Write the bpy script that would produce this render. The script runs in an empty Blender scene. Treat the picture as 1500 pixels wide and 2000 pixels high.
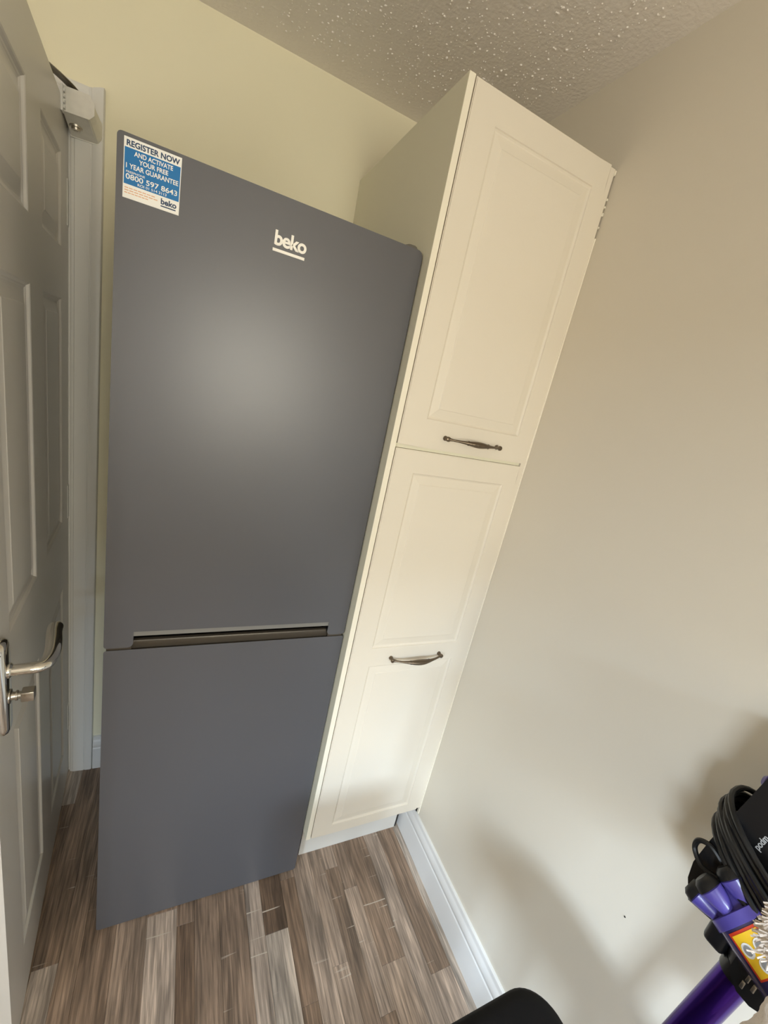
import bpy, bmesh, math, random
from mathutils import Vector, Matrix
random.seed(7)
SC = bpy.context.scene
COL = SC.collection
PI = math.pi

# ---------------------------------------------------------------- camera
YAW, PITCH, ROLL = -0.4754, -0.2755, 0.2159
cam_d = bpy.data.cameras.new('camera')
cam = bpy.data.objects.new('camera', cam_d); COL.objects.link(cam)
cy, sy = math.cos(YAW), math.sin(YAW)
f0 = Vector((-sy, cy, 0)); r0 = Vector((cy, sy, 0)); u0 = Vector((0, 0, 1))
cp, sp = math.cos(PITCH), math.sin(PITCH)
fw = cp * f0 + sp * u0; up = -sp * f0 + cp * u0
cr, sr = math.cos(ROLL), math.sin(ROLL)
rt = cr * r0 + sr * up; up2 = -sr * r0 + cr * up
m = Matrix.Identity(4)
for i in range(3):
    m[i][0] = rt[i]; m[i][1] = up2[i]; m[i][2] = -fw[i]
m[0][3], m[1][3], m[2][3] = 0.586, -1.4447, 1.5357
cam.matrix_world = m
cam_d.sensor_fit = 'HORIZONTAL'; cam_d.sensor_width = 36.0
cam_d.lens = 811.97 / 1500 * 36.0
cam_d.clip_start = 0.01; cam_d.clip_end = 100
SC.camera = cam

# ---------------------------------------------------------------- world, lights, exposure
w = bpy.data.worlds.new('world'); SC.world = w; w.use_nodes = True
w.node_tree.nodes['Background'].inputs[0].default_value = (0.75, 0.86, 1.0, 1)
w.node_tree.nodes['Background'].inputs[1].default_value = 1.2

def area(name, loc, target, sx, sy_, power, color, spread=180):
    l = bpy.data.lights.new(name, 'AREA'); l.shape = 'RECTANGLE'; l.size = sx; l.size_y = sy_
    l.energy = power; l.color = color; l.spread = math.radians(spread)
    o = bpy.data.objects.new(name, l); COL.objects.link(o)
    o.location = loc
    o.rotation_euler = (Vector(target) - Vector(loc)).to_track_quat('-Z', 'Y').to_euler()
    return o
# daylight from the sky, coming down through the window behind the photographer
area('window_daylight', (-0.1, -6.3, 3.25), (0.8, -1.0, 0.6), 2.0, 0.7, 480, (0.62, 0.80, 1.0), 180)
# light off the sunlit garden, coming in level through the same window
area('garden_light', (0.98, -3.46, 1.45), (0.85, 0.0, 1.95), 0.72, 0.85, 26, (1.0, 0.93, 0.72), 180)
area('added_side_beam', (-3.0, -3.50, 2.60), (1.4, -1.1, 0.7), 2.4, 1.3, 580, (0.62, 0.80, 1.0), 180)  # added lamp high on the left, brightening the lower right wall
# added soft fill from an invented left window, brightening right wall and ceiling
area('added_side_fill', (-1.02, -2.80, 1.45), (1.2, -1.6, 1.9), 0.8, 0.8, 13, (1.0, 0.93, 0.84), 180)
SC.view_settings.view_transform = 'Standard'; SC.view_settings.look = 'None'
SC.view_settings.exposure = 0.2; SC.view_settings.gamma = 1.0
SC.view_settings.use_curve_mapping = False

# ---------------------------------------------------------------- materials
def srgb(r, g, b):
    f = lambda c: (c / 255) / 12.92 if c <= 10 else ((c / 255 + 0.055) / 1.055) ** 2.4
    return (f(r), f(g), f(b), 1)

def mat(name, col, rough=0.5, metal=0.0, bump=0.0, bscale=40.0, var=0.0, coat=0.0, spec=0.5, vscale=6.0, trans=0.0, bdist=0.002):
    M = bpy.data.materials.new(name); M.use_nodes = True
    nt = M.node_tree; b = nt.nodes['Principled BSDF']
    b.inputs['Base Color'].default_value = col
    b.inputs['Roughness'].default_value = rough
    b.inputs['Metallic'].default_value = metal
    b.inputs['Coat Weight'].default_value = coat
    b.inputs['Specular IOR Level'].default_value = spec
    b.inputs['Transmission Weight'].default_value = trans
    tc = nt.nodes.new('ShaderNodeTexCoord')
    if var > 0:
        n = nt.nodes.new('ShaderNodeTexNoise'); n.inputs['Scale'].default_value = vscale; n.inputs['Detail'].default_value = 6
        nt.links.new(tc.outputs['Object'], n.inputs['Vector'])
        h = nt.nodes.new('ShaderNodeHueSaturation'); h.inputs['Color'].default_value = col
        mr = nt.nodes.new('ShaderNodeMapRange'); mr.inputs['To Min'].default_value = 1 - var; mr.inputs['To Max'].default_value = 1 + var
        nt.links.new(n.outputs['Fac'], mr.inputs['Value']); nt.links.new(mr.outputs['Result'], h.inputs['Value'])
        nt.links.new(h.outputs['Color'], b.inputs['Base Color'])
    if bump > 0:
        n2 = nt.nodes.new('ShaderNodeTexNoise'); n2.inputs['Scale'].default_value = bscale; n2.inputs['Detail'].default_value = 3
        nt.links.new(tc.outputs['Object'], n2.inputs['Vector'])
        bp = nt.nodes.new('ShaderNodeBump'); bp.inputs['Strength'].default_value = bump; bp.inputs['Distance'].default_value = bdist
        nt.links.new(n2.outputs['Fac'], bp.inputs['Height']); nt.links.new(bp.outputs['Normal'], b.inputs['Normal'])
    return M

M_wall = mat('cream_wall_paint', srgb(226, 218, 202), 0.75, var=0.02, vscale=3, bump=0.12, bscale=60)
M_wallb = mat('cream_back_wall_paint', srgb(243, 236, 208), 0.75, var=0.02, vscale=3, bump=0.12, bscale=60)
M_gloss = mat('white_gloss_paint', srgb(226, 224, 220), 0.38, var=0.01, bump=0.05, bscale=120)
M_door = mat('white_satin_door_paint', srgb(214, 209, 202), 0.3, bump=0.10, bscale=35, bdist=0.001)
M_cab = mat('cream_vinyl_cabinet', srgb(228, 219, 203), 0.42, bump=0.05, bscale=90, var=0.01)
M_side = mat('cream_cabinet_side', srgb(228, 223, 200), 0.5, bump=0.03, bscale=60)
M_edge = mat('cream_cabinet_edging', srgb(240, 233, 214), 0.4)
M_frid = mat('dark_silver_fridge_paint', srgb(97, 97, 101), 0.35, metal=0.30, spec=0.45, bump=0.02, bscale=300, bdist=0.0005)
M_fbody = mat('dark_grey_fridge_body', srgb(70, 68, 66), 0.5)
M_grip = mat('grey_plastic_grip', srgb(128, 126, 122), 0.4, metal=0.3)
M_grip2 = mat('bronze_grey_lip', srgb(72, 64, 54), 0.3, metal=0.2)
M_black = mat('black_plastic', srgb(22, 22, 24), 0.35, bump=0.03)
M_dark = mat('dark_gap', srgb(30, 24, 18), 0.9)  # near-black; also puts shade into gaps and the grip recess
M_pew = mat('aged_pewter', srgb(112, 100, 86), 0.3, metal=0.9, bump=0.2, bscale=200, var=0.12, vscale=80)
M_chr = mat('polished_chrome', srgb(225, 222, 215), 0.1, metal=1.0)
M_nick = mat('satin_nickel', srgb(190, 184, 174), 0.28, metal=1.0)
M_closer = mat('silver_grey_metal_paint', srgb(226, 223, 216), 0.4, metal=0.3, var=0.1, vscale=60)
M_white = mat('white_print', srgb(245, 243, 238), 0.45)
M_badge = mat('bright_badge_metal', srgb(250, 246, 238), 0.3)
M_blue = mat('blue_print', srgb(0, 112, 178), 0.45)
M_navy = mat('navy_print', srgb(30, 60, 95), 0.45)
M_orange = mat('faded_orange_print', srgb(225, 175, 140), 0.5)
M_purp = mat('satin_purple_plastic', srgb(80, 70, 150), 0.35, coat=0.2)
M_wand = mat('purple_anodised_tube', srgb(66, 28, 130), 0.22, metal=0.85)
M_bin = mat('smoked_clear_bin', srgb(58, 52, 92), 0.12, coat=0.8)
M_red = mat('red_print', srgb(205, 60, 30), 0.45)
M_yel = mat('yellow_print', srgb(247, 198, 40), 0.45)
M_greyp = mat('grey_print', srgb(150, 150, 150), 0.45)
M_seat = mat('black_faux_leather', srgb(14, 13, 14), 0.7, bump=0.15, bscale=150, spec=0.2)
M_fluff = mat('cream_fleece', srgb(248, 236, 224), 0.95, bump=0.8, bscale=120, var=0.05, bdist=0.004)
M_cable = mat('black_rubber_cable', srgb(20, 20, 20), 0.38)

def ceiling_mat():
    M = bpy.data.materials.new('white_artex'); M.use_nodes = True
    nt = M.node_tree; b = nt.nodes['Principled BSDF']
    b.inputs['Base Color'].default_value = srgb(240, 233, 225); b.inputs['Roughness'].default_value = 0.42
    tc = nt.nodes.new('ShaderNodeTexCoord')
    n = nt.nodes.new('ShaderNodeTexNoise'); n.inputs['Scale'].default_value = 110; n.inputs['Detail'].default_value = 2
    nt.links.new(tc.outputs['Object'], n.inputs['Vector'])
    bp = nt.nodes.new('ShaderNodeBump'); bp.inputs['Strength'].default_value = 0.5; bp.inputs['Distance'].default_value = 0.003
    nt.links.new(n.outputs['Fac'], bp.inputs['Height']); nt.links.new(bp.outputs['Normal'], b.inputs['Normal'])
    return M
M_ceil = ceiling_mat()

def wood_mat():
    M = bpy.data.materials.new('weathered_oak_laminate'); M.use_nodes = True
    nt = M.node_tree; b = nt.nodes['Principled BSDF']; L = nt.links.new
    tc = nt.nodes.new('ShaderNodeTexCoord'); oi = nt.nodes.new('ShaderNodeObjectInfo')
    # offset every strip in the grain so that no two look alike
    mul = nt.nodes.new('ShaderNodeMath'); mul.operation = 'MULTIPLY'; mul.inputs[1].default_value = 37.0
    L(oi.outputs['Random'], mul.inputs[0])
    cmb = nt.nodes.new('ShaderNodeCombineXYZ'); L(mul.outputs[0], cmb.inputs[0]); L(mul.outputs[0], cmb.inputs[2])
    add = nt.nodes.new('ShaderNodeVectorMath'); add.operation = 'ADD'
    L(tc.outputs['Object'], add.inputs[0]); L(cmb.outputs[0], add.inputs[1])
    def mp(sc):
        q = nt.nodes.new('ShaderNodeMapping'); q.inputs['Scale'].default_value = sc; L(add.outputs[0], q.inputs['Vector']); return q
    def noise(sc, scale, det, dist=0):
        n = nt.nodes.new('ShaderNodeTexNoise'); n.inputs['Scale'].default_value = scale; n.inputs['Detail'].default_value = det
        n.inputs['Distortion'].default_value = dist; L(mp(sc).outputs[0], n.inputs['Vector']); return n
    fine = noise((1, 0.04, 1), 330, 4, 0.3)
    mid = noise((1, 0.10, 1), 45, 5, 0.8)
    blot = noise((1, 0.35, 1), 9, 3)
    wave = nt.nodes.new('ShaderNodeTexWave'); wave.inputs['Scale'].default_value = 26; wave.inputs['Distortion'].default_value = 9
    wave.inputs['Detail'].default_value = 3; wave.inputs['Detail Scale'].default_value = 1.2; L(mp((1, 0.12, 1)).outputs[0], wave.inputs['Vector'])
    ramp = nt.nodes.new('ShaderNodeValToRGB')
    cs = [(0.0, (118, 94, 74)), (0.15, (140, 115, 94)), (0.45, (162, 139, 119)), (0.75, (174, 153, 135)), (1.0, (192, 177, 161))]
    el = ramp.color_ramp.elements; el[0].position = 0; el[0].color = srgb(*cs[0][1]); el[1].position = 1; el[1].color = srgb(*cs[-1][1])
    for pz, c in cs[1:-1]:
        e = el.new(pz); e.color = srgb(*c)
    L(oi.outputs['Random'], ramp.inputs[0])
    def mulc(a, bfac, lo, hi, fmin=0.3, fmax=0.7):
        mr = nt.nodes.new('ShaderNodeMapRange'); mr.inputs['From Min'].default_value = fmin; mr.inputs['From Max'].default_value = fmax
        mr.inputs['To Min'].default_value = lo; mr.inputs['To Max'].default_value = hi; L(bfac, mr.inputs['Value'])
        mx = nt.nodes.new('ShaderNodeMix'); mx.data_type = 'RGBA'; mx.blend_type = 'MULTIPLY'; mx.inputs[0].default_value = 1
        L(a, mx.inputs[6]); L(mr.outputs[0], mx.inputs[7]); return mx.outputs[2]
    c = mulc(ramp.outputs[0], fine.outputs['Fac'], 0.62, 1.25)
    c = mulc(c, mid.outputs['Fac'], 0.58, 1.3)
    c = mulc(c, blot.outputs['Fac'], 0.62, 1.25)
    c = mulc(c, wave.outputs['Fac'], 0.84, 1.1, 0, 1)
    # pale saw marks across the grain
    saw = noise((0.05, 1, 1), 95, 2, 0.1)
    sm = nt.nodes.new('ShaderNodeMapRange'); sm.inputs['From Min'].default_value = 0.70; sm.inputs['From Max'].default_value = 0.74; L(saw.outputs['Fac'], sm.inputs['Value'])
    mx = nt.nodes.new('ShaderNodeMix'); mx.data_type = 'RGBA'; L(sm.outputs[0], mx.inputs[0]); L(c, mx.inputs[6]); mx.inputs[7].default_value = srgb(190, 176, 158)
    L(mx.outputs[2], b.inputs['Base Color'])
    b.inputs['Roughness'].default_value = 0.5
    bp = nt.nodes.new('ShaderNodeBump'); bp.inputs['Strength'].default_value = 0.15; bp.inputs['Distance'].default_value = 0.001
    L(fine.outputs['Fac'], bp.inputs['Height']); L(bp.outputs['Normal'], b.inputs['Normal'])
    return M
M_wood = wood_mat()
M_glass = bpy.data.materials.new('window_glass'); M_glass.use_nodes = True
_nt = M_glass.node_tree; _nt.nodes.remove(_nt.nodes['Principled BSDF'])
_t = _nt.nodes.new('ShaderNodeBsdfTransparent'); _g = _nt.nodes.new('ShaderNodeBsdfGlossy'); _g.inputs['Roughness'].default_value = 0.02
_x = _nt.nodes.new('ShaderNodeMixShader'); _x.inputs[0].default_value = 0.06
_nt.links.new(_t.outputs[0], _x.inputs[1]); _nt.links.new(_g.outputs[0], _x.inputs[2])
_nt.links.new(_x.outputs[0], _nt.nodes['Material Output'].inputs[0])

# ---------------------------------------------------------------- helpers
def obj(name, bm, m, parent=None, smooth=False, loc=None):
    me = bpy.data.meshes.new(name)
    bmesh.ops.recalc_face_normals(bm, faces=bm.faces[:])
    bm.to_mesh(me); bm.free()
    if m: me.materials.append(m)
    if smooth:
        for p in me.polygons: p.use_smooth = True
        me.set_sharp_from_angle(angle=math.radians(38))
    o = bpy.data.objects.new(name, me); COL.objects.link(o)
    if parent: o.parent = parent
    if loc: o.location = loc
    return o
def thing(name, label, cat, loc=(0, 0, 0), group=None):
    o = bpy.data.objects.new(name, None); COL.objects.link(o); o.location = loc
    o['label'] = label; o['category'] = cat
    if group: o['group'] = group
    return o
def dark_edges(o, m):
    o.data.materials.append(m)
    for p in o.data.polygons:
        if abs(p.normal.y) < 0.55: p.material_index = 1
def struct(o): o['kind'] = 'structure'; return o
def box(bm, x0, x1, y0, y1, z0, z1, bev=0.0, seg=2):
    v = [bm.verts.new((x, y, z)) for x in (x0, x1) for y in (y0, y1) for z in (z0, z1)]
    F = [(0, 1, 3, 2), (4, 6, 7, 5), (0, 4, 5, 1), (2, 3, 7, 6), (0, 2, 6, 4), (1, 5, 7, 3)]
    fs = [bm.faces.new([v[i] for i in f]) for f in F]
    if bev > 0:
        es = list({e for f in fs for e in f.edges})
        bmesh.ops.bevel(bm, geom=es, offset=bev, segments=seg, affect='EDGES', profile=0.5)
    return bm
def nb(): return bmesh.new()
def prism(bm, pts, axis, a, b):
    """extrude a closed 2-D outline along an axis (0: pts are y,z  1: x,z  2: x,y)"""
    def P(p, t):
        return {0: (t, p[0], p[1]), 1: (p[0], t, p[1]), 2: (p[0], p[1], t)}[axis]
    A = [bm.verts.new(P(p, a)) for p in pts]; B = [bm.verts.new(P(p, b)) for p in pts]
    n = len(pts); fs = [bm.faces.new(A), bm.faces.new(B[::-1])]
    for i in range(n): fs.append(bm.faces.new((A[i], A[(i + 1) % n], B[(i + 1) % n], B[i])))
    return fs
def frame_of(d):
    d = Vector(d).normalized(); a = Vector((0, 0, 1)) if abs(d.z) < 0.9 else Vector((1, 0, 0))
    u = d.cross(a).normalized(); return d, u, d.cross(u).normalized()
def lathe(bm, org, d, prof, n=24, sx=1.0, sy_=1.0, uv=None, cap=True):
    """prof: list of (t, r) along axis d"""
    d, u, v = frame_of(d)
    if uv: u, v = Vector(uv[0]).normalized(), Vector(uv[1]).normalized()
    org = Vector(org); rings = []
    for t, r in prof:
        rings.append([bm.verts.new(org + d * t + u * (r * sx * math.cos(2 * PI * k / n)) + v * (r * sy_ * math.sin(2 * PI * k / n))) for k in range(n)])
    for a, b in zip(rings, rings[1:]):
        for k in range(n): bm.faces.new((a[k], a[(k + 1) % n], b[(k + 1) % n], b[k]))
    if cap: bm.faces.new(rings[0][::-1]); bm.faces.new(rings[-1])
    return bm
def tube(bm, pts, rad, n=10, closed=False, flat=1.0):
    """swept tube; rad number or list; flat scales the second axis"""
    P = [Vector(p) for p in pts]; N = len(P); R = rad if isinstance(rad, (list, tuple)) else [rad] * N
    prev = None; rings = []
    for i, p in enumerate(P):
        if closed: t = (P[(i + 1) % N] - P[i - 1])
        else: t = P[min(i + 1, N - 1)] - P[max(i - 1, 0)]
        t.normalize()
        if prev is None: _, u, v = frame_of(t)
        else:
            u = (prev - t * prev.dot(t)).normalized(); v = t.cross(u)
        prev = u
        rings.append([bm.verts.new(p + u * (R[i] * math.cos(2 * PI * k / n)) + v * (R[i] * flat * math.sin(2 * PI * k / n))) for k in range(n)])
    pr = list(zip(rings, rings[1:])) + ([(rings[-1], rings[0])] if closed else [])
    for a, b in pr:
        for k in range(n): bm.faces.new((a[k], a[(k + 1) % n], b[(k + 1) % n], b[k]))
    if not closed: bm.faces.new(rings[0][::-1]); bm.faces.new(rings[-1])
    return bm
def smooth_path(pts, k=6):
    P = [Vector(p) for p in pts]; out = []
    for i in range(len(P) - 1):
        p0 = P[max(i - 1, 0)]; p1 = P[i]; p2 = P[i + 1]; p3 = P[min(i + 2, len(P) - 1)]
        for j in range(k):
            t = j / k
            out.append(0.5 * ((2 * p1) + (-p0 + p2) * t + (2 * p0 - 5 * p1 + 4 * p2 - p3) * t * t + (-p0 + 3 * p1 - 3 * p2 + p3) * t ** 3))
    out.append(P[-1]); return out
def text_obj(name, s, m, parent, mtx, width, height, weight=0.0, depth=0.0003, spacing=1.0):
    """lettering fitted into width x height; mtx places its lower left corner, x = reading direction, z = out"""
    cu = bpy.data.curves.new(name, 'FONT'); cu.body = s; cu.size = 1; cu.offset = weight; cu.extrude = 0.001; cu.space_character = spacing
    cu.resolution_u = 4
    t = bpy.data.objects.new(name + '_src', cu); COL.objects.link(t)
    dg = bpy.context.evaluated_depsgraph_get(); dg.update()
    me = bpy.data.meshes.new_from_object(t.evaluated_get(dg)); bpy.data.objects.remove(t); bpy.data.curves.remove(cu)
    me.name = name
    xs = [v.co.x for v in me.vertices]; ys = [v.co.y for v in me.vertices]
    x0, x1, y0, y1 = min(xs), max(xs), min(ys), max(ys)
    for v in me.vertices:
        v.co = Vector(((v.co.x - x0) / (x1 - x0) * width, (v.co.y - y0) / (y1 - y0) * height, v.co.z / 0.001 * depth / 2))
    me.materials.clear(); me.materials.append(m)
    me.transform(mtx)
    o = bpy.data.objects.new(name, me); COL.objects.link(o)
    if parent: o.parent = parent
    return o
def axes(org, x, y):
    x = Vector(x).normalized(); y = Vector(y).normalized(); z = x.cross(y)
    M = Matrix.Identity(4)
    for i in range(3): M[i][0] = x[i]; M[i][1] = y[i]; M[i][2] = z[i]; M[i][3] = org[i]
    return M
def xf(bm, M): bmesh.ops.transform(bm, matrix=M, verts=bm.verts[:]); return bm

# Panel doors. Local: x right, z up, front face at y = 0 looking to -y, body behind to y = T
def door_frame_bm(x0, x1, z0, z1, T, rects, bev=0.0015, both=False):
    bm = nb()
    xs = sorted({x0, x1} | {r[0] for r in rects} | {r[1] for r in rects})
    zs = sorted({z0, z1} | {r[2] for r in rects} | {r[3] for r in rects})
    V = {}
    def v(i, j, y):
        k = (i, j, y)
        if k not in V: V[k] = bm.verts.new((xs[i], y, zs[j]))
        return V[k]
    def hole(i, j):
        cx, cz = (xs[i] + xs[i + 1]) / 2, (zs[j] + zs[j + 1]) / 2
        return any(r[0] < cx < r[1] and r[2] < cz < r[3] for r in rects)
    nx, nz = len(xs) - 1, len(zs) - 1
    for i in range(nx):
        for j in range(nz):
            if hole(i, j): continue
            for y in (0.0, T): bm.faces.new((v(i, j, y), v(i + 1, j, y), v(i + 1, j + 1, y), v(i, j + 1, y)))
            for (di, dj, a, b) in ((-1, 0, (i, j), (i, j + 1)), (1, 0, (i + 1, j), (i + 1, j + 1)), (0, -1, (i, j), (i + 1, j)), (0, 1, (i, j + 1), (i + 1, j + 1))):
                ii, jj = i + di, j + dj
                if not (0 <= ii < nx and 0 <= jj < nz) or hole(ii, jj):
                    bm.faces.new((v(*a, 0.0), v(*b, 0.0), v(*b, T), v(*a, T)))
    es = [e for e in bm.edges if len(e.link_faces) == 2 and abs(e.link_faces[0].normal.dot(e.link_faces[1].normal)) < 0.5 and all(abs(q.co.y) < 1e-6 for q in e.verts)
          and any(abs(q.co.x - X) < 1e-6 for q in e.verts for X in (x0, x1)) | any(abs(q.co.z - Z) < 1e-6 for q in e.verts for Z in (z0, z1))]
    bm.normal_update()
    es = [e for e in bm.edges if len(e.link_faces) == 2 and abs(e.link_faces[0].normal.dot(e.link_faces[1].normal)) < 0.5 and all(abs(q.co.y) < 1e-6 for q in e.verts)
          and not any(min(r[0], r[1]) - 1e-6 <= (e.verts[0].co.x + e.verts[1].co.x) / 2 <= r[1] + 1e-6 and r[2] - 1e-6 <= (e.verts[0].co.z + e.verts[1].co.z) / 2 <= r[3] + 1e-6 for r in rects)]
    if bev: bmesh.ops.bevel(bm, geom=es, offset=bev, segments=2, affect='EDGES')
    return bm
def panel_bm(r, T, prof):
    """raised and fielded panel in rect r; prof: list of (inset, depth)"""
    bm = nb(); x0, x1, z0, z1 = r; rings = []
    for ins, dep in prof:
        rings.append([bm.verts.new(c) for c in ((x0 + ins, dep, z0 + ins), (x1 - ins, dep, z0 + ins), (x1 - ins, dep, z1 - ins), (x0 + ins, dep, z1 - ins))])
    bk = [bm.verts.new(c) for c in ((x0, T, z0), (x1, T, z0), (x1, T, z1), (x0, T, z1))]
    rings.insert(0, bk)
    for a, b in zip(rings, rings[1:]):
        for k in range(4): bm.faces.new((a[k], a[(k + 1) % 4], b[(k + 1) % 4], b[k]))
    bm.faces.new(rings[-1]); bm.faces.new(bk[::-1])
    return bm

# ---------------------------------------------------------------- the room
XL, XR, YF, H = -0.95, 1.4266, -3.3, 2.3294
OX0, OX1, OZ = -0.480, 0.288, 2.005          # doorway in the back wall
T = 0.12
bm = nb(); box(bm, XL - T, XR + T, YF - T, 1.6, -0.14, -0.012)
floor = struct(obj('floor', bm, mat('dark_floor_joint', srgb(58, 44, 34), 0.8)))
# laminate strips running away from the camera, staggered
pw = 0.0655; ncol = 0
meshes = {}
x = 0.2805 - 14 * pw - 0.0
rs = random.Random(21)
cols = []
while x < XR - 0.001:
    cols.append((x, rs.choice([0.045, 0.055, 0.0655, 0.075]))); x += cols[-1][1]
for ci, (x, pw) in enumerate(cols):
    xa, xb = max(x, XL + 0.001), min(x + pw, XR - 0.001)
    if xb - xa < 0.008: continue
    y = -0.004 - rs.random() * 0.05
    y = 0.115 if xb < OX1 and xa > OX0 else -0.002
    first = True
    while y > YF + 0.01:
        ln = rs.choice([0.3, 0.42, 0.55, 0.72]) if y > -1.6 else 0.85
        if first: ln *= rs.uniform(0.3, 1.0); first = False
        y2 = max(y - ln, YF + 0.002)
        if y2 - (YF + 0.002) < 0.08: y2 = YF + 0.002
        g = 0.0002
        bm = nb(); box(bm, xa + g - (xa + xb) / 2, xb - g - (xa + xb) / 2, (y2 - y) / 2 + g, (y - y2) / 2 - g, 0, 0.012)
        bmesh.ops.bevel(bm, geom=[e for e in bm.edges if all(q.co.z > 0.01 for q in e.verts)], offset=0.0004, segments=1, affect='EDGES')
        obj('plank', bm, M_wood, floor, loc=((xa + xb) / 2, (y + y2) / 2, -0.012))
        y = y2
bm = nb(); box(bm, XL - T, XR + T, YF - T, T, H, H + 0.1)
ceiling = struct(obj('ceiling', bm, M_ceil))
# stippled artex nibs on the ceiling
bm = nb(); rs = random.Random(5)
def nib(bm, x, y, r, h):
    n = 6; a = rs.random() * 6; e = rs.uniform(0.6, 1.0); th = rs.random() * 3
    def P(rr, k, z):
        u, v = rr * math.cos(a + 2 * PI * k / n), rr * e * math.sin(a + 2 * PI * k / n)
        return (x + u * math.cos(th) - v * math.sin(th), y + u * math.sin(th) + v * math.cos(th), z)
    A = [bm.verts.new(P(r, k, H + 0.0005)) for k in range(n)]
    B = [bm.verts.new(P(r * 0.7, k, H - h * 0.7)) for k in range(n)]
    c = bm.verts.new((x, y, H - h))
    for k in range(n):
        bm.faces.new((A[k], A[(k + 1) % n], B[(k + 1) % n], B[k])); bm.faces.new((B[k], B[(k + 1) % n], c))
for _ in range(15000):
    px, py = rs.uniform(XL + 0.05, XR - 0.06), rs.uniform(-1.7, -0.06)
    r = rs.uniform(0.0010, 0.0021) + 0.0022 * rs.random() ** 4; nib(bm, px, py, r, r * rs.uniform(0.5, 1.0))
art = obj('artex_stipple', bm, M_ceil, ceiling, smooth=True); art['kind'] = 'stuff'

bm = nb()
box(bm, OX1, XR + T, 0, T, 0, H); box(bm, XL - T, OX0, 0, T, 0, H); box(bm, OX0, OX1, 0, T, OZ, H)
struct(obj('wall_back', bm, M_wallb))
bm = nb(); box(bm, XR, XR + T, YF, 0, 0, H); wr = struct(obj('wall_right', bm, M_wall))
bm = nb(); lathe(bm, (XR + 0.001, -1.198, 0.661), (-1, 0, 0), [(0, 0.0022), (0.0018, 0.0016)], 8); obj('nail_hole', bm, M_dark, wr)
LY0, LY1 = -3.22, -2.38
bm = nb(); box(bm, XL - T, XL, YF, LY0, 0, H); box(bm, XL - T, XL, LY1, 0, 0, H); box(bm, XL - T, XL, LY0, LY1, 0, 1.02); box(bm, XL - T, XL, LY0, LY1, 1.95, H)
struct(obj('wall_left', bm, M_wall))
bm = nb()
for q in ((LY0, LY0 + 0.05, 1.02, 1.95), (LY1 - 0.05, LY1, 1.02, 1.95), (LY0 + 0.05, LY1 - 0.05, 1.02, 1.07), (LY0 + 0.05, LY1 - 0.05, 1.90, 1.95)):
    box(bm, XL - 0.05, XL - 0.005, q[0], q[1], q[2], q[3], 0.003)
w2 = struct(obj('added_side_window', bm, M_gloss))  # invented left window, an opening for the added side lamps
bm = nb(); box(bm, XL - 0.031, XL - 0.025, LY0 + 0.05, LY1 - 0.05, 1.07, 1.90); W2P = bm
WX0, WX1, WZ0, WZ1 = 0.36, 1.40, 1.05, 2.03
bm = nb()
box(bm, XL - T, WX0, YF - T, YF, 0, H); box(bm, WX1, XR + T, YF - T, YF, 0, H)
box(bm, WX0, WX1, YF - T, YF, 0, WZ0); box(bm, WX0, WX1, YF - T, YF, WZ1, H)
struct(obj('wall_front', bm, M_wall))
bm = nb(); fwd = 0.05
box(bm, WX0, WX0 + fwd, YF - 0.09, YF - 0.03, WZ0, WZ1, 0.004); box(bm, WX1 - fwd, WX1, YF - 0.09, YF - 0.03, WZ0, WZ1, 0.004)
box(bm, WX0 + fwd, WX1 - fwd, YF - 0.09, YF - 0.03, WZ0, WZ0 + fwd, 0.004); box(bm, WX0 + fwd, WX1 - fwd, YF - 0.09, YF - 0.03, WZ1 - fwd, WZ1, 0.004)
box(bm, 0.80, 0.84, YF - 0.085, YF - 0.035, WZ0 + fwd, WZ1 - fwd, 0.003)
wn = struct(obj('window_1', bm, M_gloss))
for a, b in ((WX0 + fwd, 0.80), (0.84, WX1 - fwd)):
    bm = nb(); box(bm, a, b, YF - 0.064, YF - 0.058, WZ0 + fwd, WZ1 - fwd); obj('pane', bm, M_glass, wn)
obj('pane', W2P, M_glass, w2)
# the hallway beyond the door
bm = nb(); box(bm, -1.2, 0.9, 1.5, 1.6, 0, H); box(bm, -1.3, -1.2, T, 1.6, 0, H); box(bm, 0.9, 1.0, T, 1.6, 0, H); box(bm, -1.3, 1.0, T, 1.6, H, H + 0.1)
struct(obj('wall_hallway', bm, M_wall))

# skirting with a moulded top
def skirt(name, along, a, b, wall, sgn, m=M_gloss):
    pr = [(0, 0), (0.0175, 0), (0.0180, 0.0905), (0.0172, 0.093), (0.0150, 0.0945), (0.0150, 0.099), (0.0168, 0.102), (0.0172, 0.107), (0.0150, 0.1165),
          (0.0110, 0.1235), (0.0095, 0.1255), (0.0095, 0.130), (0.0075, 0.1365), (0.0045, 0.138), (0, 0.138)]
    bm = nb()
    if along == 'y': prism(bm, [(wall + sgn * t, z) for t, z in pr], 1, a, b)
    else: prism(bm, [(wall + sgn * t, z) for t, z in pr], 0, a, b)
    return struct(obj(name, bm, m, smooth=True))
skirt('baseboard_right', 'y', YF, -0.0, XR, -1)
skirt('baseboard_back', 'x', 0.362, XR - 0.02, 0.0, -1)
skirt('baseboard_left', 'y', YF, 0, XL, 1)

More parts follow.
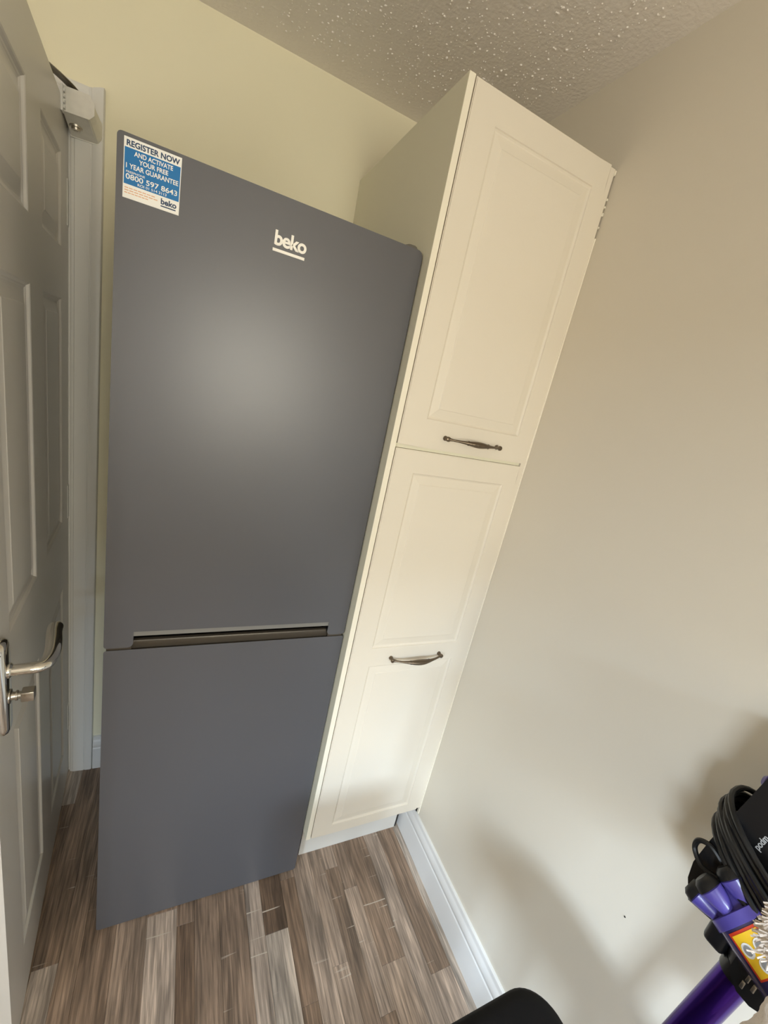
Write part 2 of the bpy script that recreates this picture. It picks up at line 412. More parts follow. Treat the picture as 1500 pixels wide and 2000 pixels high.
# door frame on the back wall: lining, stop and moulded architrave
bm = nb()
box(bm, OX1 - 0.0, OX1 + 0.004, -0.004, T, 0, OZ); box(bm, OX0, OX0 + 0.004, -0.002, T, 0, OZ); box(bm, OX0, OX1, -0.002, T, OZ - 0.004, OZ)
box(bm, OX1 - 0.012, OX1, 0.045, T, 0, OZ - 0.004); box(bm, OX0 + 0.004, OX0 + 0.016, 0.045, T, 0, OZ - 0.004); box(bm, OX0, OX1, 0.045, T, OZ - 0.016, OZ - 0.004)
t1 = struct(obj('trim_1', bm, M_gloss))
def arch_prof(x0, s):   # x0 inner edge, s outward sign
    return [(x0, 0), (x0, -0.010), (x0 + s * 0.003, -0.0125), (x0 + s * 0.008, -0.013), (x0 + s * 0.010, -0.0150), (x0 + s * 0.030, -0.0160),
            (x0 + s * 0.0405, -0.0170), (x0 + s * 0.043, -0.0148), (x0 + s * 0.046, -0.0170), (x0 + s * 0.060, -0.0185), (x0 + s * 0.0655, -0.017), (x0 + s * 0.067, -0.013), (x0 + s * 0.067, 0)]
bm = nb(); prism(bm, arch_prof(OX1 + 0.005, 1), 2, 0, 2.058)
# slanting cut at the top of the jamb piece
for v in bm.verts:
    if v.co.z > 1: v.co.z = 2.045 + (v.co.x - OX1) * 0.36
obj('architrave', bm, M_gloss, t1, smooth=True)
bm = nb(); prism(bm, arch_prof(OX0 - 0.005, -1), 2, 0, 2.06); obj('architrave', bm, M_gloss, t1, smooth=True)
bm = nb(); prism(bm, [(y, z - 0.0) for z, y in [(OZ - 0.0 + (a - OX1 - 0.005), b) for a, b in arch_prof(OX1 + 0.005, 1)]], 0, OX0 - 0.06, OX1 + 0.042)
for v in bm.verts:
    v.co.z = OZ + 0.003 + (v.co.z - OZ) * 0.8
obj('architrave', bm, M_gloss, t1, smooth=True)

# ---------------------------------------------------------------- the open panelled door
dd = Vector((0.0749, -0.9972, 0)).normalized(); dn = Vector((0.9972, 0.0749, 0)).normalized()
DP = Vector((0.288, 0.0, 0))
MD = axes(DP, dd, (0, 0, 1))       # local x along the door, local y up, local z = dd x up
# door-local frame used by panel builders: x along, y into the leaf (away from the room side), z up
MD = Matrix.Identity(4)
for i in range(3): MD[i][0] = dd[i]; MD[i][1] = -dn[i]; MD[i][2] = (0, 0, 1)[i]; MD[i][3] = DP[i]
DW, DZ0, DZ1, DT = 0.748, 0.008, 1.994, 0.036
rects = []
for (a, b) in ((0.106, 0.318), (0.428, 0.640)):
    for (c, e) in ((0.175, 0.800), (1.005, 1.588), (1.698, 1.890)): rects.append((a, b, c, e))
bm = xf(door_frame_bm(0.003, DW, DZ0, DZ1, DT, rects, 0.001), MD)
door = struct(obj('door_1', bm, M_door))
prof = [(0, 0.0), (0.0025, 0.0012), (0.006, 0.0050), (0.0085, 0.0058), (0.0105, 0.0072), (0.0140, 0.0078), (0.0165, 0.0074), (0.036, 0.0022), (0.0375, 0.0014), (0.039, 0.0012)]
for r in rects:
    bm = xf(panel_bm(r, DT, prof), MD); obj('panel', bm, M_door, door)
def DL(d, h, z): return DP + dd * d + dn * h + Vector((0, 0, z))
# hinges
for z in (1.81, 1.04, 0.255):
    bm = nb()
    for k in range(5):
        lathe(bm, DL(-0.004, 0.004, z - 0.050 + k * 0.020), (0, 0, 1), [(0, 0.0048), (0.0188, 0.0048)], 12)
    lathe(bm, DL(-0.004, 0.004, z - 0.054), (0, 0, 1), [(0, 0.003), (0.004, 0.005)], 12)
    v0 = DL(-0.004, 0.0018, z)
    hb = nb(); box(hb, -0.004, 0.026, -0.0012, 0.0004, z - 0.05, z + 0.05); xf(hb, MD)
    me = bpy.data.meshes.new('t'); hb.to_mesh(me); hb.free(); bm.from_mesh(me)
    obj('hinge', bm, M_gloss, door, smooth=True)
# lever handle on its backplate
hz = 0.973; hd = 0.700
def rrect(w_, h_, r, n=6, cx=0, cz=0):
    out = []
    for (sx_, sz_, a0) in ((1, 1, 0), (-1, 1, 90), (-1, -1, 180), (1, -1, 270)):
        for k in range(n + 1):
            a = math.radians(a0 + 90 * k / n)
            out.append((cx + sx_ * (w_ / 2 - r) + r * math.cos(a), cz + sz_ * (h_ / 2 - r) + r * math.sin(a)))
    return out
bm = nb()
pr = [(0, 0.0, 1.0), (0.004, 0.0, 1.0), (0.0085, 0.0035, 0.96), (0.0105, 0.009, 0.9)]
rings = []
for h, ins, s in pr:
    rings.append([bm.verts.new(DL(hd + a, h, 0.940 + b)) for a, b in rrect(0.041 - 2 * ins, 0.186 - 2 * ins, 0.0195 - ins, 8)])
for a, b in zip(rings, rings[1:]):
    for k in range(len(a)): bm.faces.new((a[k], a[(k + 1) % len(a)], b[(k + 1) % len(a)], b[k]))
bm.faces.new(rings[-1])
hplate = obj('handle_plate', bm, M_chr, door, smooth=True)
pts = smooth_path([DL(hd, 0.010, hz), DL(hd, 0.030, hz), DL(hd - 0.001, 0.047, hz), DL(hd - 0.010, 0.058, hz), DL(hd - 0.035, 0.062, hz + 0.001), DL(hd - 0.065, 0.060, hz + 0.004), DL(hd - 0.095, 0.056, hz + 0.005), DL(hd - 0.122, 0.055, hz + 0.004)], 6)
n = len(pts); rad = [0.0105 + 0.0022 * min(1, max(0, (i / n - 0.3) * 3)) for i in range(n)]
rad[-1] = 0.008; rad[-2] = 0.0115
bm = nb(); tube(bm, pts, rad, 16, flat=0.85); lathe(bm, DL(hd, 0.009, hz), dn, [(0, 0.013), (0.004, 0.0125), (0.007, 0.009)], 20)
obj('lever', bm, M_chr, hplate, smooth=True)
bm = nb(); lathe(bm, DL(hd, 0.009, 0.921), dn, [(0, 0.0125), (0.003, 0.012), (0.004, 0.0072), (0.009, 0.0062), (0.0095, 0.0085), (0.012, 0.0085), (0.0125, 0.006), (0.017, 0.006)], 20)
tb = nb(); box(tb, hd - 0.009, hd + 0.009, -0.044, -0.0255, 0.921 - 0.0095, 0.921 + 0.0095, 0.0022); xf(tb, MD)
me = bpy.data.meshes.new('t'); tb.to_mesh(me); tb.free(); bm.from_mesh(me)
obj('thumb_turn', bm, M_nick, hplate, smooth=True)

# ---------------------------------------------------------------- door closer on the frame beside the door top
cl = thing('door_closer', 'silver grey box-shaped door closer fixed to the door frame above the top hinge', 'door closer', (0.325, 0, 1.985))
def local(o, M=None):   # meshes were built in world coordinates: undo the parent's offset
    return o
def childw(name, bm, m, par, smooth=False):
    L = par.matrix_basis.translation if par.parent is None else Vector((0, 0, 0))
    bmesh.ops.translate(bm, verts=bm.verts[:], vec=-par.location)
    return obj(name, bm, m, par, smooth=smooth)
bm = nb()
fr = [(0.2965, 2.012), (0.345, 2.0135), (0.3535, 2.000), (0.3535, 1.981), (0.345, 1.9715), (0.2965, 1.9695)]
bkp = [(0.2965, 2.006), (0.349, 2.008), (0.3575, 1.996), (0.3575, 1.966), (0.349, 1.953), (0.2965, 1.951)]
A = [bm.verts.new((a, -0.100, b)) for a, b in fr]; B = [bm.verts.new((a, -0.0165, b)) for a, b in bkp]
bm.faces.new(A); bm.faces.new(B[::-1])
for k in range(6): bm.faces.new((A[k], A[(k + 1) % 6], B[(k + 1) % 6], B[k]))
bm.normal_update(); bmesh.ops.bevel(bm, geom=bm.edges[:], offset=0.0018, segments=2, affect='EDGES')
childw('housing', bm, M_closer, cl, True)
bm = nb(); lathe(bm, (0.3125, -0.053, 1.968), (0, 0, -1), [(0, 0.014), (0.009, 0.013), (0.0095, 0.009), (0.014, 0.0085), (0.0145, 0.004), (0.012, 0.003)], 20)
childw('spindle', bm, M_nick, cl, True)
bm = nb(); box(bm, 0.296, 0.3005, -0.112, -0.094, 1.964, 2.012, 0.001)
for k in range(4): box(bm, 0.3005, 0.3035, -0.110, -0.100, 1.970 + k * 0.010, 1.976 + k * 0.010, 0.0008)
childw('bracket', bm, M_gloss, cl, True)
bm = nb()
tube(bm, smooth_path([(0.320, -0.060, 2.012), (0.316, -0.080, 2.019), (0.300, -0.115, 2.021), (0.285, -0.190, 2.008)], 5), 0.0085, 8, flat=0.55)
childw('arm', bm, mat('dark_bronze_metal', srgb(95, 88, 76), 0.4, metal=0.5), cl, True)

# ---------------------------------------------------------------- fridge freezer
FX0, FX1, FYF = 0.4660, 1.0000, -0.5545
fr_ = thing('fridge_freezer', 'tall dark silver fridge freezer standing beside the cream cabinet', 'fridge', (0.733, -0.3, 0))
bm = nb(); box(bm, FX0 + 0.001, FX1 - 0.001, -0.497, -0.030, 0.018, 1.818, 0.004)
childw('body', bm, M_fbody, fr_, True)
bm = nb(); box(bm, FX0 + 0.006, FX1 - 0.006, -0.510, -0.497, 0.03, 1.815); childw('door_seal', bm, M_dark, fr_)
# upper door: outline with the grip notch
nx0, nx1, nz = 0.5115, 0.9600, 0.9440
def round_poly(P, r, n=5):
    out = []; N = len(P)
    for i in range(N):
        p = Vector(P[i]); a = (Vector(P[i - 1]) - p).normalized(); b = (Vector(P[(i + 1) % N]) - p).normalized()
        ri = r[i] if isinstance(r, list) else r
        if ri <= 0: out.append(tuple(p)); continue
        p1 = p + a * ri; p2 = p + b * ri
        for k in range(n + 1):
            t = k / n; q = p1 * (1 - t) ** 2 + p * 2 * t * (1 - t) + p2 * t * t; out.append(tuple(q))
    return out
P = [(FX0, 1.8225), (FX0, 0.9055), (nx0, 0.9055), (nx0, nz), (nx1, nz), (nx1, 0.9055), (FX1, 0.9055), (FX1, 1.8225)]
P = round_poly(P, [0.003, 0.003, 0.008, 0.003, 0.003, 0.008, 0.003, 0.010], 4)
bm = nb(); fs = prism(bm, P, 1, FYF, -0.510)
bm.normal_update()
es = [e for e in bm.edges if all(abs(q.co.y - FYF) < 1e-6 for q in e.verts)]
bmesh.ops.bevel(bm, geom=es, offset=0.0042, segments=4, affect='EDGES', profile=0.6)
dark_edges(childw('upper_door', bm, M_frid, fr_, True), M_fbody)
bm = nb(); P = round_poly([(FX0, 0.8915), (FX0, 0.010), (FX1, 0.010), (FX1, 0.8915)], [0.002, 0.004, 0.004, 0.002], 3)
prism(bm, P, 1, FYF, -0.510); bm.normal_update()
es = [e for e in bm.edges if all(abs(q.co.y - FYF) < 1e-6 for q in e.verts)]
bmesh.ops.bevel(bm, geom=es, offset=0.0042, segments=4, affect='EDGES', profile=0.6)
dark_edges(childw('lower_door', bm, M_frid, fr_, True), M_fbody)
bm = nb()   # sloping pale face of the recess
prism(bm, [(FYF + 0.0030, 0.9440), (FYF + 0.0012, 0.9285), (FYF + 0.0300, 0.9285), (FYF + 0.0300, 0.9440)], 0, nx0 + 0.0008, nx1 - 0.0008)
childw('handle_recess', bm, M_grip, fr_)
bm = nb(); box(bm, nx0 + 0.001, nx1 - 0.001, FYF + 0.031, FYF + 0.036, 0.900, 0.944); childw('recess_back_shade', bm, M_dark, fr_)  # near-black sheet that colours in the shade of the grip cavity
for a in (nx0 + 0.0008, nx1 - 0.004):
    bm = nb(); box(bm, a, a + 0.0032, FYF + 0.004, FYF + 0.03, 0.908, 0.943); childw('recess_side', bm, M_black, fr_)
bm = nb()   # rounded lip along the top of the lower door
pp = [(FYF + 0.0080, 0.8900), (FYF + 0.0080, 0.8945), (FYF + 0.0100, 0.9000), (FYF + 0.0090, 0.9060), (FYF + 0.0110, 0.9110), (FYF + 0.0150, 0.9130), (FYF + 0.0200, 0.9120), (FYF + 0.0260, 0.9040), (FYF + 0.0260, 0.8900)]
prism(bm, pp, 0, nx0 + 0.001, nx1 - 0.001); childw('grip_lip', bm, M_grip2, fr_, True)
for a, b in ((FX0 + 0.0002, nx0 + 0.001), (nx1 - 0.001, FX1 - 0.0004)):
    bm = nb(); box(bm, a, b, FYF + 0.0018, -0.510, 0.8870, 0.9050, 0.0005); childw('door_top_cap', bm, M_grip2, fr_)
bm = nb(); box(bm, 0.972, 0.990, FYF + 0.002, FYF + 0.02, 0.899, 0.9052, 0.0015); childw('hinge_bush', bm, M_white, fr_, True)
bm = nb()   # hinge cover on the top right corner
prism(bm, [(0.940, 1.8185), (0.962, 1.8290), (0.975, 1.8345), (0.990, 1.8350), (0.9965, 1.8290), (0.9970, 1.8185)], 1, -0.545, -0.44)
bmesh.ops.bevel(bm, geom=bm.edges[:], offset=0.0015, segments=2, affect='EDGES'); childw('hinge_cover', bm, mat('grey_brown_plastic', srgb(95, 90, 80), 0.45), fr_, True)
for xx in (FX0 + 0.05, FX1 - 0.05):
    bm = nb(); lathe(bm, (xx, -0.46, 0.0), (0, 0, 1), [(0, 0.018), (0.012, 0.018), (0.012, 0.01), (0.02, 0.01)], 16); childw('foot', bm, M_black, fr_, True)
# badge: raised word and bar
FL = fr_.location
def fm(x, z, off=0.0): return axes((x - FL.x, FYF - off - FL.y, z - FL.z), (1, 0, 0), (0, 0, 1))
text_obj('logo_badge', 'beko', M_badge, fr_, fm(0.7065, 1.7465, 0.0008), 0.0590, 0.0245, 0.028, 0.0012, 0.93)
bm = nb(); box(bm, 0.7050, 0.7640, FYF - 0.0012, FYF + 0.0005, 1.7365, 1.7415, 0.0004); childw('logo_bar', bm, M_badge, fr_)
# sticker
sx0, sx1, sz0, sz1 = 0.4712, 0.5508, 1.7400, 1.8215
SW, SH = sx1 - sx0, sz1 - sz0
bm = nb(); box(bm, sx0, sx1, FYF - 0.0006, FYF + 0.0005, sz0, sz1); st = childw('sticker', bm, M_white, fr_)
SLC = FL
def bmat(u0, u1, v0, v1, m, name, off):
    b = nb(); box(b, sx0 + u0 * SW, sx0 + u1 * SW, FYF - off, FYF - 0.0004, sz1 - v1 * SH, sz1 - v0 * SH)
    bmesh.ops.translate(b, verts=b.verts[:], vec=-FL); return obj(name, b, m, st)
bmat(0.015, 0.985, 0.165, 0.765, M_blue, 'blue_band', 0.0008)
def stxt(s, u0, u1, v0, v1, m, wt=0.02, off=0.0011):
    return text_obj('printed_text', s, m, st, fm(sx0 + u0 * SW, sz1 - v1 * SH, off), (u1 - u0) * SW, (v1 - v0) * SH, wt, 0.0002)
stxt('REGISTER NOW', 0.045, 0.965, 0.040, 0.140, M_navy, 0.03, 0.0008)
stxt('AND ACTIVATE', 0.175, 0.850, 0.195, 0.275, M_white)
stxt('YOUR FREE', 0.260, 0.770, 0.305, 0.385, M_white)
stxt('1 YEAR GUARANTEE', 0.045, 0.960, 0.415, 0.500, M_white)
stxt('FREEPHONE', 0.050, 0.370, 0.540, 0.575, M_white, 0.01)
stxt('0800 597 8643', 0.045, 0.950, 0.588, 0.680, M_white, 0.015)
stxt('ROI 01 514 3113', 0.250, 0.760, 0.700, 0.745, M_white, 0.01)
for k, (a, b) in enumerate(((0.03, 0.57), (0.03, 0.62), (0.03, 0.45))):
    for q in range(7):
        w_ = (b - a) / 7; bmat(a + q * w_, a + q * w_ + w_ * 0.82, 0.815 + k * 0.042, 0.832 + k * 0.042, M_orange, 'small_print', 0.0007)
stxt('beko', 0.665, 0.950, 0.800, 0.905, M_navy, 0.03, 0.0008)
bmat(0.665, 0.940, 0.925, 0.945, M_navy, 'underline', 0.0008)

# ---------------------------------------------------------------- tall cabinet
CF = -0.584; CZ0, CZ1 = 0.174, 2.1235
PX0, PX1, CX0, CX1 = 1.0072, 1.0215, 1.0248, 1.4052
cb = thing('tall_cabinet', 'tall cream larder cabinet with two panelled doors between the fridge and the wall', 'cabinet', (1.22, -0.3, 0))
bm = nb(); box(bm, PX0, PX1, CF, -0.001, CZ0, CZ1, 0.0008); childw('side_panel', bm, M_side, cb)
bm = nb(); box(bm, PX0 + 0.0002, PX1 - 0.0002, CF - 0.0006, CF + 0.0002, CZ0 + 0.001, CZ1 - 0.001); childw('edging', bm, M_edge, cb)
bm = nb()
box(bm, PX1, PX1 + 0.017, CF + 0.022, -0.002, CZ0, CZ1 - 0.003); box(bm, 1.388, 1.4055, CF + 0.022, -0.002, CZ0, CZ1 - 0.003)
box(bm, PX1 + 0.017, 1.388, CF + 0.022, -0.002, CZ1 - 0.020, CZ1 - 0.003); box(bm, PX1 + 0.017, 1.388, CF + 0.022, -0.002, CZ0, CZ0 + 0.018)
box(bm, PX1 + 0.017, 1.388, CF + 0.022, -0.002, 1.417, 1.434); box(bm, PX1 + 0.017, 1.388, -0.012, -0.002, CZ0 + 0.018, CZ1 - 0.02)
childw('carcass', bm, M_cab, cb)
cprof = [(0, 0.0), (0.0012, 0.0022), (0.0040, 0.0040), (0.0065, 0.0046), (0.026, 0.0018), (0.0275, 0.0008), (0.030, 0.0006)]
def cab_door(z0, z1, rr):
    M = Matrix.Translation((0, CF, 0))
    d = childw('door', xf(door_frame_bm(CX0, CX1, z0, z1, 0.0185, rr, 0.0018), M), M_cab, cb)
    for r in rr:
        b = xf(panel_bm(r, 0.0170, cprof), M); bmesh.ops.translate(b, verts=b.verts[:], vec=-cb.location); obj('panel', b, M_cab, d)
    return d
d_up = cab_door(1.4310, CZ1 - 0.001, [(1.0865, 1.3680, 1.497, 2.0675)])
d_lo = cab_door(CZ0 + 0.001, 1.4205, [(1.0830, 1.3655, 0.868, 1.3655), (1.0860, 1.3640, 0.210, 0.8095)])
def bow_handle(x0, x1, z, d):
    bm = nb(); n = 28; pts = []; rad = []
    for i in range(n + 1):
        t = i / n; s = math.sin(PI * t)
        pts.append((x0 + (x1 - x0) * t, CF - 0.012 - 0.020 * s ** 0.8, z))
        e = abs(t - 0.5) * 2
        r = 0.0030 + 0.0062 * math.exp(-(e / 0.42) ** 2) + (0.003 * max(0, (e - 0.86) / 0.14))
        rad.append(r)
    tube(bm, pts, rad, 12, flat=0.85)
    for xx in (x0, x1):
        lathe(bm, (xx, CF, z), (0, -1, 0), [(0, 0.0058), (0.003, 0.0060), (0.006, 0.0044), (0.011, 0.0044), (0.0135, 0.0062), (0.017, 0.0058), (0.0185, 0.003)], 16)
    for k in (-1, 1):
        xx = (x0 + x1) / 2 + k * 0.030
        lathe(bm, (xx - 0.002, CF - 0.012 - 0.020 * math.sin(PI * ((xx - x0) / (x1 - x0))) ** 0.8, z), (1, 0, 0), [(0, 0.004), (0.002, 0.0062), (0.004, 0.004)], 12)
    bmesh.ops.translate(bm, verts=bm.verts[:], vec=-cb.location)
    h = obj('bow_handle', bm, M_pew, d, smooth=True); return h
bow_handle(1.1485, 1.3075, 1.4605, d_up); bow_handle(1.1490, 1.3110, 0.8330, d_lo)
bm = nb(); box(bm, PX1, 1.4055, CF + 0.007, CF + 0.022, 1.4212, 1.4303); childw('middle_rail', bm, M_side, cb)
bm = nb(); box(bm, CX1 + 0.0016, 1.4225, CF + 0.002, CF + 0.022, CZ0, CZ1 - 0.003, 0.0008); childw('filler_strip', bm, M_cab, cb)
bm = nb(); box(bm, 1.026, 1.392, -0.514, -0.500, 0.0, 0.165, 0.001); childw('plinth', bm, mat('white_plinth', srgb(212, 208, 200), 0.4), cb)
bm = nb(); box(bm, 1.392, 1.3995, -0.512, -0.500, 0.0, 0.165, 0.001); childw('plinth_gap_shade', bm, M_dark, cb)  # dark strip standing in for the shaded gap at the plinth end
# bead of sealant between the filler strip and the wall; broken near the top
for a, b in ((0.145, 1.980), (2.000, 2.0045), (2.026, 2.0335), (2.0425, 2.0475), (2.0575, 2.063), (2.108, 2.1185)):
    bm = nb(); box(bm, 1.4215, XR - 0.0004, CF + 0.000, CF + 0.010, a, b, 0.001, 1); childw('sealant', bm, M_edge, cb)
bm = nb(); box(bm, 1.4225, XR - 0.0004, CF + 0.012, CF + 0.022, 0.14, CZ1 - 0.01); childw('gap_shade', bm, M_dark, cb)  # dark strip painting in the shade behind the broken sealant

# ---------------------------------------------------------------- stool (its black seat shows at the bottom edge)
so = thing('bar_stool', 'black padded stool seat with a rounded corner at the bottom edge of the photo', 'stool', (1.016, -1.391, 0))
bm = nb(); cxs, cys = 0.0, 0.0
ow, od = 0.350, 0.380
out = rrect(ow, od, 0.06, 10)
rings = []
for z, s in ((0.600, 0.90), (0.605, 0.975), (0.617, 1.0), (0.637, 1.0), (0.648, 0.99), (0.655, 0.96), (0.659, 0.88), (0.661, 0.6)):
    rings.append([bm.verts.new((a * s, b * s, z)) for a, b in out])
for a, b in zip(rings, rings[1:]):
    for k in range(len(a)): bm.faces.new((a[k], a[(k + 1) % len(a)], b[(k + 1) % len(a)], b[k]))
bm.faces.new(rings[0][::-1]); bm.faces.new(rings[-1])
obj('seat', bm, M_seat, so, smooth=True)
for sx_ in (-1, 1):
    for sy2 in (-1, 1):
        bm = nb(); tube(bm, [(sx_ * 0.13, sy2 * 0.14, 0.60), (sx_ * 0.135, sy2 * 0.150, 0.0)], 0.012, 12); obj('leg', bm, M_black, so, smooth=True)
bm = nb(); q = [(0.133, 0.147), (-0.133, 0.147), (-0.133, -0.147), (0.133, -0.147)]
for i in range(4): tube(bm, [(*q[i], 0.19), (*q[(i + 1) % 4], 0.19)], 0.008, 8)
obj('foot_rail', bm, M_black, so, smooth=True)

# ---------------------------------------------------------------- stick vacuum leaning by the right wall
V0 = Vector((1.31, -1.36, 0.0))
va = thing('stick_vacuum', 'purple and black stick vacuum cleaner with yellow sticker against the right wall', 'vacuum cleaner', V0)
def vc(name, bm, m, par=None, smooth=True):
    bmesh.ops.translate(bm, verts=bm.verts[:], vec=-V0); return obj(name, bm, m, par or va, smooth=smooth)
wt = Vector((1.300, -1.362, 0.902)); wb = Vector((1.235, -1.306, 0.045))
wdir = (wb - wt).normalized()
bm = nb(); lathe(bm, wt, wdir, [(0, 0.0185), (0.80, 0.0185)], 32); vc('wand', bm, M_wand)
bm = nb(); lathe(bm, wt - wdir * 0.012, wdir, [(0, 0.0200), (0.014, 0.0203), (0.018, 0.0198), (0.019, 0.0186)], 32); vc('wand_collar', bm, M_black)
bm = nb(); lathe(bm, wb - wdir * 0.06, wdir, [(0, 0.021), (0.04, 0.021), (0.055, 0.012)], 20)
box(bm, 1.195, 1.40, -1.325, -1.235, 0.002, 0.050, 0.012, 3); vc('floor_head', bm, M_black)
# bin and cyclones: axis points along the wall and down
ax = Vector((-0.05, -0.95, -0.28)).normalized(); e2 = ax.cross(Vector((1, 0, 0))).normalized(); e1 = e2.cross(ax).normalized()
BC = Vector((1.310, -1.331, 0.972))
bm = nb(); lathe(bm, BC, ax, [(0.0, 0.0400), (0.001, 0.0415), (0.0125, 0.0420), (0.013, 0.041)], 48); vc('bin_collar', bm, M_purp)
bm = nb(); lathe(bm, BC, ax, [(0.013, 0.0405), (0.075, 0.0410), (0.080, 0.037)], 48); bn = vc('dust_bin', bm, M_bin)
def wrap_patch(a0, a1, t0, t1, r, m, name, n=14):
    bm = nb(); rows = []
    for i in range(n + 1):
        a = a0 + (a1 - a0) * i / n
        d_ = -e1 * math.cos(a) + e2 * math.sin(a)
        rows.append([bm.verts.new(BC + ax * t + d_ * rr_) for t, rr_ in ((t0, r), (t1, r), (t1, r - 0.0012), (t0, r - 0.0012))])
    for a, b in zip(rows, rows[1:]):
        for k in range(4): bm.faces.new((a[k], a[(k + 1) % 4], b[(k + 1) % 4], b[k]))
    bm.faces.new(rows[0]); bm.faces.new(rows[-1][::-1])
    return vc(name, bm, m, bn, False)
STA0, STA1 = -0.20, 0.80
wrap_patch(STA0, STA1, 0.0160, 0.060, 0.0415, M_red, 'sticker')
wrap_patch(STA0 + 0.08, STA1 - 0.08, 0.0190, 0.058, 0.0419, M_yel, 'yellow_print')
for (a, t) in ((0.10, 0.034), (0.52, 0.034), (0.32, 0.050)):
    for rr_, mm, h in ((0.0074, M_white, 0.0422), (0.0050, M_greyp, 0.0425)):
        bm = nb(); ctr_d = -e1 * math.cos(a) + e2 * math.sin(a); tan = e1 * math.sin(a) + e2 * math.cos(a)
        vs = []
        for k in range(20):
            q = 2 * PI * k / 20; aa = a + rr_ * math.cos(q) / h; d_ = -e1 * math.cos(aa) + e2 * math.sin(aa)
            vs.append(bm.verts.new(BC + ax * (t + rr_ * math.sin(q)) + d_ * h))
        bm.faces.new(vs); vc('round_picture', bm, mm, bn, False)
# cyclone cones round the axis
for k in range(7):
    a = 2 * PI * k / 7 - 0.72
    d_ = -e1 * math.cos(a) + e2 * math.sin(a)
    top = BC - ax * 0.026 + d_ * 0.036; bot = BC + ax * 0.002 + d_ * 0.030
    dr = (bot - top)
    bm = nb(); lathe(bm, top, dr, [(-0.003, 0.013), (0.0, 0.0158), (dr.length * 0.5, 0.0125), (dr.length, 0.0082)], 20); vc('cyclone', bm, M_purp)
    bm = nb(); lathe(bm, top - dr.normalized() * 0.010, dr, [(-0.004, 0.009), (0.0, 0.0140), (0.0085, 0.0164)], 20); vc('cyclone_cap', bm, M_black)
bm = nb(); lathe(bm, BC, ax, [(-0.035, 0.020), (0, 0.034)], 24); vc('cyclone_core', bm, M_purp)
# black motor housing standing up the wall
ps = [(-1.292, 0.928), (-1.283, 0.950), (-1.280, 0.976), (-1.284, 1.025), (-1.292, 1.087), (-1.300, 1.150), (-1.306, 1.20), (-1.375, 1.22), (-1.392, 1.18), (-1.385, 1.05), (-1.345, 1.00), (-1.325, 0.935)]
bm = nb(); prism(bm, ps, 0, 1.303, 1.385); bm.normal_update(); bmesh.ops.bevel(bm, geom=bm.edges[:], offset=0.008, segments=3, affect='EDGES', profile=0.6)
mh = vc('motor_housing', bm, M_black)
text_obj('raised_text', 'podm', mat('silver_print', srgb(190, 190, 190), 0.4), mh, axes((1.3026 - V0.x, -1.3225 - V0.y, 1.067 - V0.z), (0, -0.10, 0.99), (0, 0.99, 0.10)), 0.024, 0.0095, 0.01, 0.0006)
# black lower socket with latches where the wand plugs in
bm = nb(); lathe(bm, wt - wdir * 0.075 + Vector((0, -0.004, 0)), wdir, [(0, 0.018), (0.012, 0.026), (0.040, 0.028), (0.058, 0.024), (0.066, 0.021)], 24)
box(bm, 1.285, 1.345, -1.345, -1.318, 0.905, 0.985, 0.008, 3); vc('wand_socket', bm, M_black)
bm = nb(); prism(bm, [(-1.362, 0.915), (-1.362, 0.935), (-1.368, 0.944), (-1.420, 0.944), (-1.425, 0.925), (-1.392, 0.908), (-1.384, 0.903), (-1.374, 0.903)], 0, 1.277, 1.325)
bm.normal_update(); bmesh.ops.bevel(bm, geom=bm.edges[:], offset=0.006, segments=3, affect='EDGES'); vc('bin_base', bm, M_black)
bm = nb()
for c in (Vector((1.2775, -1.3725, 0.913)), Vector((1.2775, -1.3740, 0.9275)), Vector((1.2775, -1.3815, 0.9225))):
    box(bm, c.x - 0.0015, c.x + 0.002, c.y - 0.002, c.y + 0.002, c.z - 0.006, c.z + 0.006, 0.0008)
vc('latch', bm, M_nick)
bm = nb(); lathe(bm, (1.315, -1.292, 1.150), (0, -1, 0.15), [(-0.004, 0.006), (0.0, 0.010), (0.02, 0.011), (0.03, 0.008)], 16); vc('purple_button', bm, M_purp)

# power cable wound round the vacuum
bm = nb(); rs = random.Random(3)
for k in range(7):
    c = Vector((1.345, -1.336 - 0.001 * k, 1.000 + k * 0.0085)); a1_ = 0.052 + rs.uniform(0, 0.006); a2_ = 0.087 + rs.uniform(-0.006, 0.006)
    tl = Vector((0, -0.80, -0.48 + rs.uniform(-0.06, 0.06))).normalized(); pts = []
    for i in range(36):
        q = 2 * PI * i / 36
        pts.append(c + Vector((-1, 0, 0)) * a1_ * math.copysign(abs(math.cos(q)) ** 0.8, math.cos(q)) + tl * a2_ * math.copysign(abs(math.sin(q)) ** 0.85, math.sin(q)))
    tube(bm, pts, 0.0040, 8, closed=True)
pts = smooth_path([(1.300, -1.300, 1.012), (1.298, -1.282, 1.022), (1.297, -1.268, 1.016), (1.297, -1.268, 1.000), (1.292, -1.285, 0.990), (1.289, -1.310, 0.998), (1.287, -1.335, 1.000), (1.285, -1.37, 0.995)], 6)
tube(bm, pts, 0.0036, 8)
vc('power_cord', bm, M_cable)

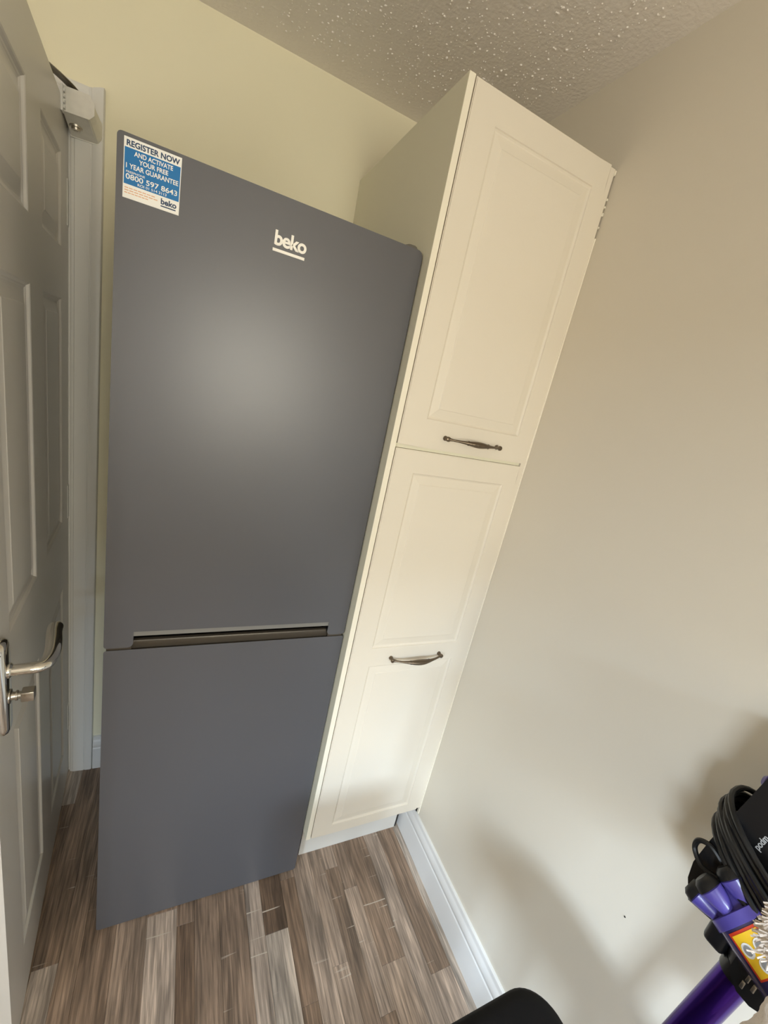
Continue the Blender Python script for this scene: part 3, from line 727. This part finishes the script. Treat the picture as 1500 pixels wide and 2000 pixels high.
# cream fringed cloth hanging beside it
from mathutils import noise as mn
fc = thing('fringed_cloth', 'cream fluffy cloth with loose fringe hanging at the right edge beside the vacuum', 'cloth', (1.22, -1.42, 0.9))
FO = Vector(fc.location); rs = random.Random(11)
bm = nb()
path = smooth_path([(1.236, -1.392, 1.098), (1.230, -1.389, 1.078), (1.222, -1.392, 1.050), (1.218, -1.408, 1.015), (1.216, -1.428, 0.975), (1.214, -1.432, 0.930), (1.212, -1.430, 0.86), (1.212, -1.43, 0.79), (1.212, -1.43, 0.76)], 8)
rr = smooth_path([(0.006, 0, 0), (0.017, 0, 0), (0.024, 0, 0), (0.017, 0, 0), (0.031, 0, 0), (0.036, 0, 0), (0.036, 0, 0), (0.030, 0, 0), (0.008, 0, 0)], 8)
tube(bm, path, [max(v.x, 0.003) for v in rr], 28)
bm.normal_update()
for v in bm.verts:
    v.co += v.normal * (0.0025 * mn.noise(v.co * 90) + 0.0030 * mn.noise(v.co * 35))
bmesh.ops.translate(bm, verts=bm.verts[:], vec=-FO)
obj('cloth_body', bm, M_fluff, fc, smooth=True)
bm = nb()
for k in range(900):
    a = rs.uniform(0, 2 * PI); z0 = rs.uniform(1.035, 1.092)
    d_ = Vector((math.cos(a) * 0.8, math.sin(a), rs.uniform(-0.9, 0.35))).normalized()
    p0_ = Vector((1.224, -1.394, z0)) + Vector((math.cos(a), math.sin(a), 0)) * 0.019; ln = rs.uniform(0.006, 0.013)
    p1_ = p0_ + d_ * ln * 0.5 + Vector((rs.uniform(-1, 1), rs.uniform(-1, 1), rs.uniform(-1, 1))) * 0.004
    p2_ = p1_ + d_ * ln * 0.5 + Vector((rs.uniform(-1, 1), rs.uniform(-1, 1), -1)) * 0.005
    tube(bm, [p0_, p1_, p2_], 0.0010, 4)
bmesh.ops.translate(bm, verts=bm.verts[:], vec=-FO)
fg = obj('fringe', bm, M_fluff, fc); fg['kind'] = 'stuff'
bm = nb(); tube(bm, smooth_path([(1.236, -1.392, 1.095), (1.28, -1.41, 1.20), (1.385, -1.43, 1.36), (1.398, -1.43, 1.385), (1.404, -1.43, 1.372)], 6), 0.0022, 6)
bmesh.ops.translate(bm, verts=bm.verts[:], vec=-FO); obj('hanging_loop', bm, M_fluff, fc, smooth=True)
hk = thing('wall_hook', 'small nickel hook screwed to the right wall above the vacuum', 'hook', (XR, -1.43, 1.375))
bm = nb(); lathe(bm, (0, 0, 0), (-1, 0, 0), [(0, 0.011), (0.003, 0.010)], 16); tube(bm, smooth_path([(-0.002, 0, 0), (-0.016, 0, -0.004), (-0.026, 0, 0.000), (-0.030, 0, 0.012)], 5), 0.0025, 8)
obj('hook_arm', bm, M_nick, hk, smooth=True)
